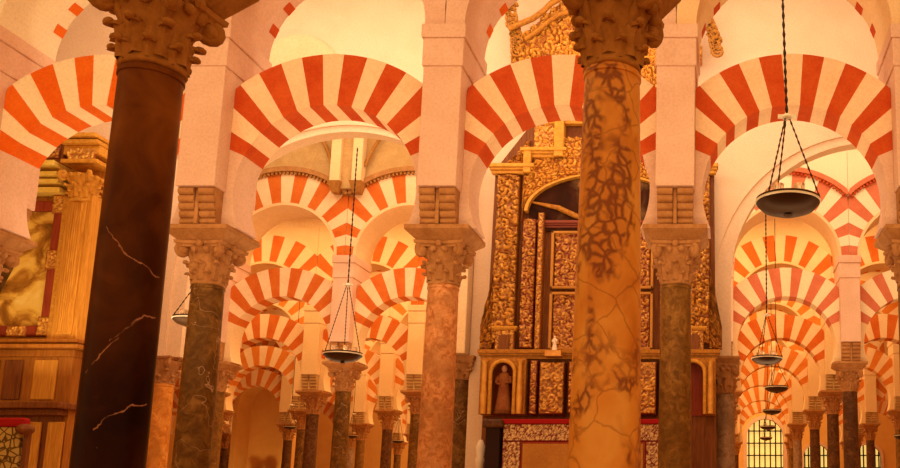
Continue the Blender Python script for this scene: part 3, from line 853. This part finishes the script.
# attic: body and curved crown with scrolls
relief_panel('carved_attic', (XR(545), mir(XR(545)), ZR(120), ZR(50)), YR, .15, 'goldlite', 3, 37, thick=.15)
def crown(x):
    d = abs(x - XC) / abs(XC - ax(514, 30, YR)); return ZR(52) + (ZR(-14) - ZR(52)) * max(0, 1 - d ** 1.6)
relief_panel('carved_crown', (ax(513, 50, YR), mir(ax(513, 50, YR)), ZR(66), ZR(-12), lambda x: max(crown(x), ZR(50))), YR, .17, 'goldlite', 2.6, 38, thick=.12)
for sx in (0, 1):
    mb = MB(); g = (lambda x: x) if sx == 0 else mir
    pts = [(g(ax(u, v, YR)), YR - .3, ZR(v + 3)) for u, v in ((512, 34), (524, 29), (536, 24), (546, 17), (554, 9), (566, 2), (580, -4))]
    mb.tube(pts, .055, 10)
    pts = [(g(ax(u, v, YR)), YR - .28, ZR(v + 3)) for u, v in ((528, 44), (540, 36), (552, 26), (562, 19), (576, 16))]
    mb.tube(pts, .045, 10)
    mb.build('crown_moulding', 'giltdark', RT, smooth=60)
def scrollwork(g, uu, label):
    mb = MB()
    for i in range(9):
        v = 12 + i * 5.6; u = uu[0] + (uu[1] - uu[0]) * i / 8
        cx, cz = g(ax(u, v, YR)), ZR(v); s = .13
        pts = [(cx + (s * (1 - q / 22)) * math.cos(q * .55 + i) , YR - .2, cz + (s * (1 - q / 22)) * math.sin(q * .55 + i)) for q in range(20)]
        mb.tube(pts, .03, 6)
        mb.ball((cx + .05, YR - .2, cz + .06), .05, seg=8)
    mb.build(label, 'giltdark', RT, smooth=60)
scrollwork(lambda x: x, (513, 520), 'side_scroll'); scrollwork(lambda x: mir(x) , (513, 497), 'side_scroll')
# lower register
mb = MB(); moulding(mb, XR(486, 358), mir(XR(486, 358)), ZR(361), .16, YR - .16, .16); mb.build('lower_cornice', 'giltdark', RT)
def aed(x0, x1, m_):
    relief_panel('small_tabernacle', (x0, x1, ZR(356), ZR(332)), YR - .1, .05, 'gold', 5, 50 + m_, thick=.14)
    mb = MB(); mb.box(x0 + .08, x1 - .08, YR - .31, YR - .2, ZR(355), ZR(338)); mb.build('tabernacle_recess', 'wooddark', RT)
    mb = MB(); moulding(mb, x0, x1, ZR(333), .07, YR - .2, .1); mb.build('tabernacle_cornice', 'giltplain', RT)
both(aed, XR(498, 345), XR(517, 345))
NX0, NX1 = XR(494, 390), XR(520, 390)
def nich(x0, x1, m_):
    R = (x1 - x0) / 2 - .02; cx = (x0 + x1) / 2; cz = ZR(364) - R; z0 = ZR(416); zt = ZR(361)
    pts = [(cx - R, z0)] + [(cx - R * math.cos(PI * i / 20), cz + R * math.sin(PI * i / 20)) for i in range(21)] + [(cx + R, z0)]
    mb = MB(); wall_above(mb, pts[1:-1], zt, YR - .35, YR); mb.box(x0 - .17, cx - R, YR - .35, YR, z0, zt); mb.box(cx + R, x1 + .17, YR - .35, YR, z0, zt)
    mb.build('niche_surround', 'giltdark', RT)
    mb = MB(); mb.tube([(p[0], YR - .37, p[1]) for p in pts], .035, 8); mb.build('niche_moulding', 'giltplain', RT, smooth=60)
    mb = MB(); mb.box(cx - R, cx + R, YR - .05, YR - .02, z0, zt - .05); mb.build('niche_back', 'woodred', RT)
    for sx in (-1, 1):
        mb = MB(); mb.lathe([(.05, 0), (.055, .3), (.04, .9), (.07, .95)], 12, (cx + sx * (R + .1), YR - .4, z0)); mb.build('colonnette', 'gold', RT, smooth=50, relief=[.9] * 48)
both(nich, NX0, NX1)
def lowp(x0, x1, m_): relief_panel('medallion_panel', (x0, x1, ZR(416), ZR(363)), YR, .05, 'ochrepanel' if False else 'goldred', 4.2, 60 + m_, thick=.3)
both(lowp, XR(533, 390), XR(540, 390)); 
relief_panel('medallion_panel', (XR(543, 390), XR(567, 390), ZR(416), ZR(365)), YR, .05, 'gold', 3.2, 64, thick=.34)
relief_panel('medallion_panel', (mir(XR(567, 390)), mir(XR(543, 390)), ZR(416), ZR(365)), YR, .05, 'gold', 3.2, 65, thick=.34)
relief_panel('central_tabernacle', (XR(572, 390), mir(XR(572, 390)), ZR(416), ZR(365)), YR, .08, 'goldred', 2.6, 66, thick=.42)
# statue in the niche, figurine on the shelf
def statue(loc, h, label, robe='statue', name='saint_statue'):
    t = thing(name, loc, label, 'statue')
    r = h * .16
    mb = MB(); mb.lathe([(r * 1.15, 0), (r * 1.0, h * .15), (r * .8, h * .4), (r * .68, h * .58), (r * .85, h * .72), (r * .7, h * .80), (r * .28, h * .84)], 20, squash=.75)
    mb.tube([(-r * .8, 0, h * .74), (-r * 1.0, -r * .3, h * .6), (-r * .3, -r * .9, h * .55)], [r * .26, r * .24, r * .14], 8)
    mb.tube([(r * .8, 0, h * .74), (r * 1.0, -r * .3, h * .6), (r * .35, -r * .9, h * .6)], [r * .26, r * .24, r * .14], 8)
    mb.build('robe', robe, t, smooth=60)
    mb = MB(); mb.ball((0, 0, h * .91), r * .40, r * .44, r * .55, 16); mb.ball((0, -r * .45, h * .9), r * .08, seg=6); mb.build('head', 'skin' if robe == 'statue' else robe, t, smooth=60)
    mb = MB(); mb.lathe([(r * 1.2, -.06), (r * 1.25, 0)], 16); mb.build('plinth', 'wooddark', t)
for sx, lab in ((0, 'small painted saint statue in the arched niche left of the breccia column'),):
    cx = (NX0 + NX1) / 2; cx = cx if sx == 0 else mir(cx)
    statue((cx, YR - .24, ZR(416) + .07), .82, lab)
statue((ax(554.5, 350, 15.72), 15.72, az(350.5, 15.72)), .27, 'tiny ivory figurine standing below the centre panel of the altarpiece', 'ivory', 'ivory_figurine')
mb = MB(); mb.box(ax(546, 352, 15.72), ax(562, 352, 15.72), 15.6, 15.9, az(357, 15.72), az(351.4, 15.72)); mb.build('shelf', 'goldred', RT, relief=[.9] * 8)

# altar in front
YA = 14.9
AX0, AX1 = ax(503, 440, YA), ax(664, 440, YA); AZ = az(421, YA)
T = thing('altar_table', ((AX0 + AX1) / 2, YA, 0), 'altar with red cloth and lace-bordered ochre front below the altarpiece', 'altar')
w = (AX1 - AX0) / 2
mb = MB(); mb.box(-w, w, 0, .9, 0, AZ - .05); mb.build('body', 'redcloth', T)
o = relief_panel('lace_border', (-w, w, AZ - .33, AZ - .05), 0, .012, 'lace', 7.0, 70, T, res=.016, thick=.02)
for x0, x1 in ((-w, -w + .30), (w - .30, w)): relief_panel('lace_border', (x0, x1, .1, AZ - .34), 0, .012, 'lace', 7.0, 71, T, res=.02, thick=.02)
mb = MB(); mb.box(-w + .34, w - .34, -.05, 0, .1, AZ - .38); mb.build('front_panel', 'ochrepanel', T)
mb = MB(); mb.box(-w + .31, w - .31, -.03, 0, .08, AZ - .35); mb.build('panel_border', 'woodred', T)
mb = MB(); mb.box(-w - .03, w + .03, -.05, .95, AZ - .05, AZ + .03); bev(mb.build('altar_cloth', 'redcloth', T), .012)
bx0, bx1 = ax(487, 440, YA), ax(503, 440, YA) - .04
mb = MB(); mb.box(bx0, bx1, YA - .1, YA + .6, 0, AZ - .12); o = mb.build('body', 'blackcloth')
T2 = thing('side_stand', ((bx0 + bx1) / 2, YA, 0), 'black draped stand with dark cushion left of the altar', 'stand'); o.parent = T2; o.location = (-(bx0 + bx1) / 2, -YA, 0)
mb = MB(); mb.box(-.17, .17, -.16, .66, AZ - .12, AZ + .02); bev(mb.build('cushion', 'shaft_dark', T2), .04, 4)
sx_ = ax(481, 440, 15.6)
mb = MB(); mb.lathe([(.085, 0), (.075, .3), (.07, 2.2), (.085, 2.28), (.06, 2.32), (.085, 2.5), (.03, 2.62)], 20); o = tag(mb.build('pale_edge_shaft', 'ivory', loc=(sx_, 15.6, 0), smooth=50), 'slim pale added shaft between the greenish column and the black stand', 'added shaft')  # added shaft standing in for a pale reflection on the column edge

# ================= left altar
YL = 14.4
LT = thing('wooden_altarpiece', (0, 0, 0), 'golden wood altarpiece framing a landscape painting at the left edge', 'altarpiece')
def XL(u, v): return ax(u, v, YL)
def ZL(v): return az(v, YL)
xr = XL(93, 300) ; 
mb = MB(); mb.box(XL(-90, 300), xr - .02, YL, YL + .5, 0, ZL(150)); mb.build('carcass', 'wood', LT)
pr = XL(45, 330); pl = XL(-70, 330)
mb = MB(); mb.box(pl, pr, YL - .06, YL, ZL(327), ZL(213)); mb.build('painting', 'paint_sky', LT)
mb = MB()     # dark figure in the painting, low relief of paint
fx = XL(6, 260)
mb.prism([(fx - .7, ZL(325)), (fx - .1, ZL(318)), (fx + .05, ZL(290)), (fx + .2, ZL(268)), (fx + .28, ZL(246)), (fx + .24, ZL(236)), (fx + .1, ZL(240)), (fx - .05, ZL(236)), (fx - .7, ZL(224))], YL - .065, YL - .06)
mb.build('painted_figure', 'paint_fig', LT)
mb = MB(); fw = .17
for b_ in ((pl - fw, pl, ZL(327) - fw, ZL(213) + fw), (pr, pr + fw, ZL(327) - fw, ZL(213) + fw), (pl, pr, ZL(327) - fw, ZL(327)), (pl, pr, ZL(213), ZL(213) + fw)): mb.box(b_[0], b_[1], YL - .14, YL, b_[2], b_[3])
bev(mb.build('picture_frame', 'woodred', LT), .03, 3)
for (px_, pz_) in ((pr + .08, ZL(207)), (pr + .08, ZL(262)), (pr + .08, ZL(328)), (pr - .35, ZL(333)), (pr - .9, ZL(333))):
    relief_panel('frame_ornament', (px_ - .1, px_ + .1, pz_ - .16, pz_ + .16) if px_ > pr else (px_ - .16, px_ + .16, pz_ - .09, pz_ + .09), YL - .12, .05, 'goldlite', 7, 80, LT, res=.02, thick=.03)
mb = MB(); mb.box(pr + fw + .01, pr + fw + .10, YL - .2, YL, ZL(345), ZL(200)); bev(mb.build('gilt_fillet', 'giltplain', LT), .02)
# plain pilaster with inset vertical mouldings
x0, x1 = pr + fw + .14, xr
mb = MB(); mb.box(x0, x1, YL - .28, YL, ZL(345), ZL(200)); mb.box(x0 + .07, x1 - .07, YL - .31, YL - .28, ZL(338), ZL(205)); bev(mb.build('pilaster', 'wood', LT), .02)
mb = MB()
for v0 in (344, 350): mb.box(XL(-90, 340), xr + (.12 if v0 == 344 else .2), YL - (.4 if v0 == 344 else .5), YL, ZL(v0 + 3), ZL(v0 - 1))
mb.box(XL(-90, 340), xr + .05, YL - .34, YL, ZL(360), ZL(353)); bev(mb.build('lower_cornice', 'woodmid', LT), .015)
mb = MB(); mb.box(XL(-90, 340), xr + .03, YL - .3, YL, 0, ZL(360)); mb.build('predella', 'woodmid', LT)
for ua, ub in ((-20, 2), (6, 13), (18, 36), (47, 70)):
    mb = MB(); mb.box(XL(ua, 385), XL(ub, 385), YL - .33, YL - .3, ZL(402), ZL(363)); bev(mb.build('predella_panel', 'wooddark' if ub < 40 else 'wood', LT), .02)
mb = MB(); mb.box(XL(-90, 405), xr + .1, YL - .62, YL, ZL(412), ZL(406)); mb.box(XL(-90, 405), xr + .02, YL - .5, YL, ZL(418), ZL(412)); bev(mb.build('altar_shelf', 'wooddark', LT), .015)
mb = MB(); mb.box(XL(-90, 405), xr - .03, YL - .36, YL, 0, ZL(418)); mb.build('altar_base', 'wooddark', LT)
for ua, ub in ((38, 58), (64, 80)):
    mb = MB(); mb.box(XL(ua, 440), XL(ub, 440), YL - .4, YL - .36, .4, ZL(424)); bev(mb.build('base_panel', 'wood', LT), .02)
# upper entablature, column with capital
mb = MB()
for v0, o_, h_ in ((198, .30, 5), (190, .36, 4), (184, .42, 4), (176, .5, 5)): mb.box(XL(-90, 200), XL(73, 190), YL - o_, YL, ZL(v0), ZL(v0 - h_))
bev(mb.build('entablature', 'giltlit', LT), .012)
mb = MB(); mb.box(XL(-90, 160), XL(73, 160), YL - .22, YL, ZL(174), ZL(148)); mb.build('dark_frieze', 'wooddark', LT)
relief_panel('frieze_carving', (XL(52, 158), XL(70, 158), ZL(164), ZL(153)), YL - .2, .05, 'goldred', 7, 81, LT, thick=.03)
cx = (x0 + x1) / 2
mb = MB()
for q in range(5): xx = x0 + .14 + (x1 - x0 - .28) * q / 4; mb.tube([(xx, YL - .31, ZL(336)), (xx, YL - .31, ZL(209))], .022, 8)
mb.build('flutes', 'wood', LT, smooth=50)
capm = capital_mb(.17, .50, .25, True, 5).build('pilaster_capital', 'giltplain', LT, loc=(cx, YL - .22, ZL(207)), smooth=50)
mb = MB()
for v0, o_, h_ in ((172, .42, 4), (163, .38, 9), (154, .48, 4), (149, .54, 4)): mb.box(cx - .26 - o_ * .1, cx + .26 + o_ * .1, YL - o_, YL, ZL(v0), ZL(v0 - h_))
bev(mb.build('column_entablature', 'giltplain', LT), .015)
relief_panel('entablature_carving', (cx - .22, cx + .22, ZL(172), ZL(157)), YL - .34, .06, 'goldlite', 5, 82, LT, thick=.03)
# armchair in front
AC = thing('armchair', (ax(-2, 450, 12.6), 12.6, 0), 'red-topped patterned armchair at the lower left corner', 'armchair')
hw = .33; zt = az(418, 12.6)
mb = MB(); mb.box(-hw, hw, -.05, .05, .9, zt - .12); bev(mb.build('back_cushion', 'upholstery', AC), .04, 3)
mb = MB(); mb.box(-hw - .03, hw + .03, -.08, .08, zt - .13, zt); bev(mb.build('red_headrest', 'redcloth', AC), .035, 3)
mb = MB()
for sx in (-1, 1):
    mb.box(sx * (hw + .06) - .03, sx * (hw + .06) + .03, -.04, .04, 0, zt - .1); mb.ball((sx * (hw + .09), -.1, zt - .17), .11, .13, .08, 12)
    mb.box(sx * (hw + .06) - .04, sx * (hw + .06) + .04, -.6, 0, .72, .78); mb.box(sx * (hw + .06) - .03, sx * (hw + .06) + .03, -.6, -.54, 0, .75)
bev(mb.build('wooden_frame', 'wooddark', AC), .008)
mb = MB(); mb.box(-hw, hw, -.6, -.06, .42, .54); bev(mb.build('seat', 'redcloth', AC), .03, 3)

# ================= hanging lamps
def chain_pts(p0, p1, step=.05):
    p0, p1 = Vector(p0), Vector(p1); n = max(2, int((p1 - p0).length / step)); return [p0.lerp(p1, i / n) for i in range(n + 1)]
def make_lamp(R, top, ringz, fine=True, dx=0.0):
    """origin = centre of the rim; top, ringz relative heights"""
    t = thing('hanging_lamp', (0, 0, 0), 'x', 'lamp')
    mb = MB(); mb.lathe([(.02, -.36 * R * 2 * .52), (.12 * R, -.36 * R), (.45 * R, -.35 * R), (.8 * R, -.22 * R), (.97 * R, -.06 * R), (1.0 * R, 0), (.94 * R, .0), (.9 * R, -.05 * R), (.5 * R, -.25 * R), (.02, -.3 * R)], 40, caps=False)
    mb.lathe([(.03, -.36 * R * 1.04), (.05, -.40 * R), (.03, -.45 * R)], 12)
    mb.build('bowl', 'brass', t, smooth=50)
    mb = MB(); n = 48
    mb.lathe([(1.0 * R, -.01 * R), (1.03 * R, .0), (1.03 * R, .05 * R), (.98 * R, .06 * R), (.95 * R, .0)], n, caps=False); mb.build('rim', 'rim', t, smooth=50)
    mb = MB(); mb.lathe([(1.0 * R, .05 * R), (1.0 * R, .13 * R), (.985 * R, .13 * R), (.985 * R, .05 * R)], n, caps=False); mb.build('upper_band', 'brass', t, smooth=50)
    for k in range(3):
        a = PI / 2 + .35 + 2 * PI * k / 3
        mb = MB(); P = chain_pts((R * math.cos(a), R * math.sin(a), .1 * R), (.02 * math.cos(a), .02 * math.sin(a), ringz), .035 if fine else .2)
        mb.tube(P, [(.011 if i % 2 else .005) for i in range(len(P))] if fine else .008, 6); mb.build('hanger_chain', 'brass', t)
    mb = MB(); mb.ball((0, 0, ringz), .05, .05, .035, 12); mb.box(-.09, .09, -.02, .02, ringz - .01, ringz + .02); mb.build('ring_hub', 'rim', t, smooth=50)
    mb = MB(); P = chain_pts((0, 0, ringz + .03), (dx, 0, top), .05 if fine else .5)
    mb.tube(P, [(.017 if i % 2 else .008) for i in range(len(P))] if fine else .01, 6); mb.build('suspension_chain', 'iron', t)
    if fine:
        for k in range(5):
            a = 2 * PI * k / 5 + .3; x, y = .55 * R * math.cos(a), .55 * R * math.sin(a)
            mb = MB(); mb.lathe([(.03, -.1 * R), (.05, .1 * R), (.055, .45 * R)], 16, (x, y, 0), caps=False); g = mb.build('glass_cup', 'glass', t, smooth=50)
    return t
def put_lamp(u, v, Y, wpx, ringv, top, label, fine=True, dx=0.0):
    p = at(u, v, Y); z = Y * cT + (p.z - EYE) * sT; R = wpx / F * z / 2
    t = make_lamp(R, top - p.z, az(ringv, Y) - p.z, fine, dx); t.location = p; t['label'] = label
    return t
put_lamp(788, 203, 8.4, 64, 117, EYE + 9.8, 'largest hanging brass bowl lamp, high in the right bay', dx=-.13)
far = [(767, 359, 18.6, 31, 315, 'second largest hanging lamp, centred under the wide arch at right'), (776.5, 388, 24.9, 24, 362, 'third hanging lamp down the right vista'),
       (772, 411, 30.5, 19, 389, 'fourth hanging lamp down the right vista'), (768, 427, 36.1, 16, 410, 'fifth hanging lamp down the right vista, before the grille'),
       (766, 438, 41.7, 13, 424, 'smallest hanging lamp, before the grilled window')]
for u, v, Y, w, rv, lb in far: put_lamp(u, v, Y, w, rv, EYE + 9.6, lb, Y < 20)['group'] = 'hanging lamps down the right vista'
put_lamp(343, 355, 16.8, 37, 285, EYE + 6.95, 'hanging lamp with a tall chain in the left vista')
put_lamp(194, 320, 13.4, 38, 285, EYE + 11.2, 'hanging lamp half hidden behind the olive column')
for u, v, Y, w, lb in ((290, 427, 31, 12, 'small far lamp beside the orange niche'), (352, 436, 36.1, 11, 'small far lamp right of the central far column'), (398, 441, 41.7, 12, 'small far lamp left of the rosy column'), (905, 436, 25.2, 22, 'dark lamp bowl cut by the right edge')):
    put_lamp(u, v, Y, w, v - 22, EYE + 9.2, lb, False)

# ================= camera
cam = bpy.data.cameras.new('camera'); co = bpy.data.objects.new('camera', cam); COL.objects.link(co)
co.location = (0, 0, EYE); co.rotation_euler = (PI / 2 + TH, 0, 0)
cam.sensor_width = 36; cam.lens = F / 900 * 36
cam.shift_x = -(PX - 450) / 900; cam.shift_y = (PY - 234) / 900
cam.clip_end = 200
S.camera = co

# ================= light: area lights without fixtures, added to fill the naves
WARM = (1, .66, .34)
def area(name, loc, rot, sx, sy, power, col=WARM):
    l = bpy.data.lights.new(name, 'AREA'); l.shape = 'RECTANGLE'; l.size = sx; l.size_y = sy; l.energy = power; l.color = col
    o = bpy.data.objects.new(name, l); COL.objects.link(o); o.location = loc; o.rotation_euler = rot; return o
R_ = math.radians
UP = (PI, 0, 0)
area('nave_fill_front', (-3, 6.4, EYE + 6.6), (R_(62), 0, 0), 14, 1.2, 265, (1, .68, .38))
area('nave_fill_middle', (-4, 13.4, EYE + 9.9), (R_(12), 0, 0), 14, 2.5, 360, (1, .74, .52))
area('nave_fill_middle_up', (-4, 12.2, EYE + 6.9), (R_(130), 0, 0), 14, .5, 240, (1, .82, .64))
area('uplight_front', (-3.5, 8.9, EYE + 2.0), (R_(158), 0, 0), 15, .5, 130, (1, .66, .34))
area('uplight_middle', (-4, 13.0, EYE + 2.0), (PI, 0, 0), 14, .8, 230, (1, .74, .42))
area('uplight_third', (-4, 19.4, EYE + 2.0), (PI, 0, 0), 18, .8, 260, (1, .70, .38))
area('nave_fill_third', (-3, 19.2, EYE + 9.6), (R_(10), 0, 0), 18, 2.5, 600, (1, .74, .44))
for i, Y in enumerate((25, 30.6, 36.2, 41.8, 47.4)):
    area('nave_fill_far', (-6, Y, EYE + 8.7), (R_(8), 0, 0), 24, 2.2, 900, (1, .62, .24))
area('niche_light', (ax(259, 430, 39.6), 39.4, EYE - .6), (R_(115), 0, 0), 1.4, .6, 60, (1, .66, .24))
area('nave_fill_end', (-6, 52.5, EYE + 8), (R_(20), 0, 0), 24, 2.2, 900, (1, .62, .24))
w = bpy.data.worlds.new('world'); S.world = w; w.use_nodes = True
w.node_tree.nodes['Background'].inputs[0].default_value = (1, .49, .16, 1); w.node_tree.nodes['Background'].inputs[1].default_value = .95  # orange fill added from the side left open behind the camera
S.view_settings.view_transform = 'Standard'; S.view_settings.look = 'None'; S.view_settings.exposure = 0; S.view_settings.gamma = 1
S.view_settings.use_curve_mapping = False
S.cycles.use_denoising = True
S.cycles.max_bounces = 8; S.cycles.diffuse_bounces = 5
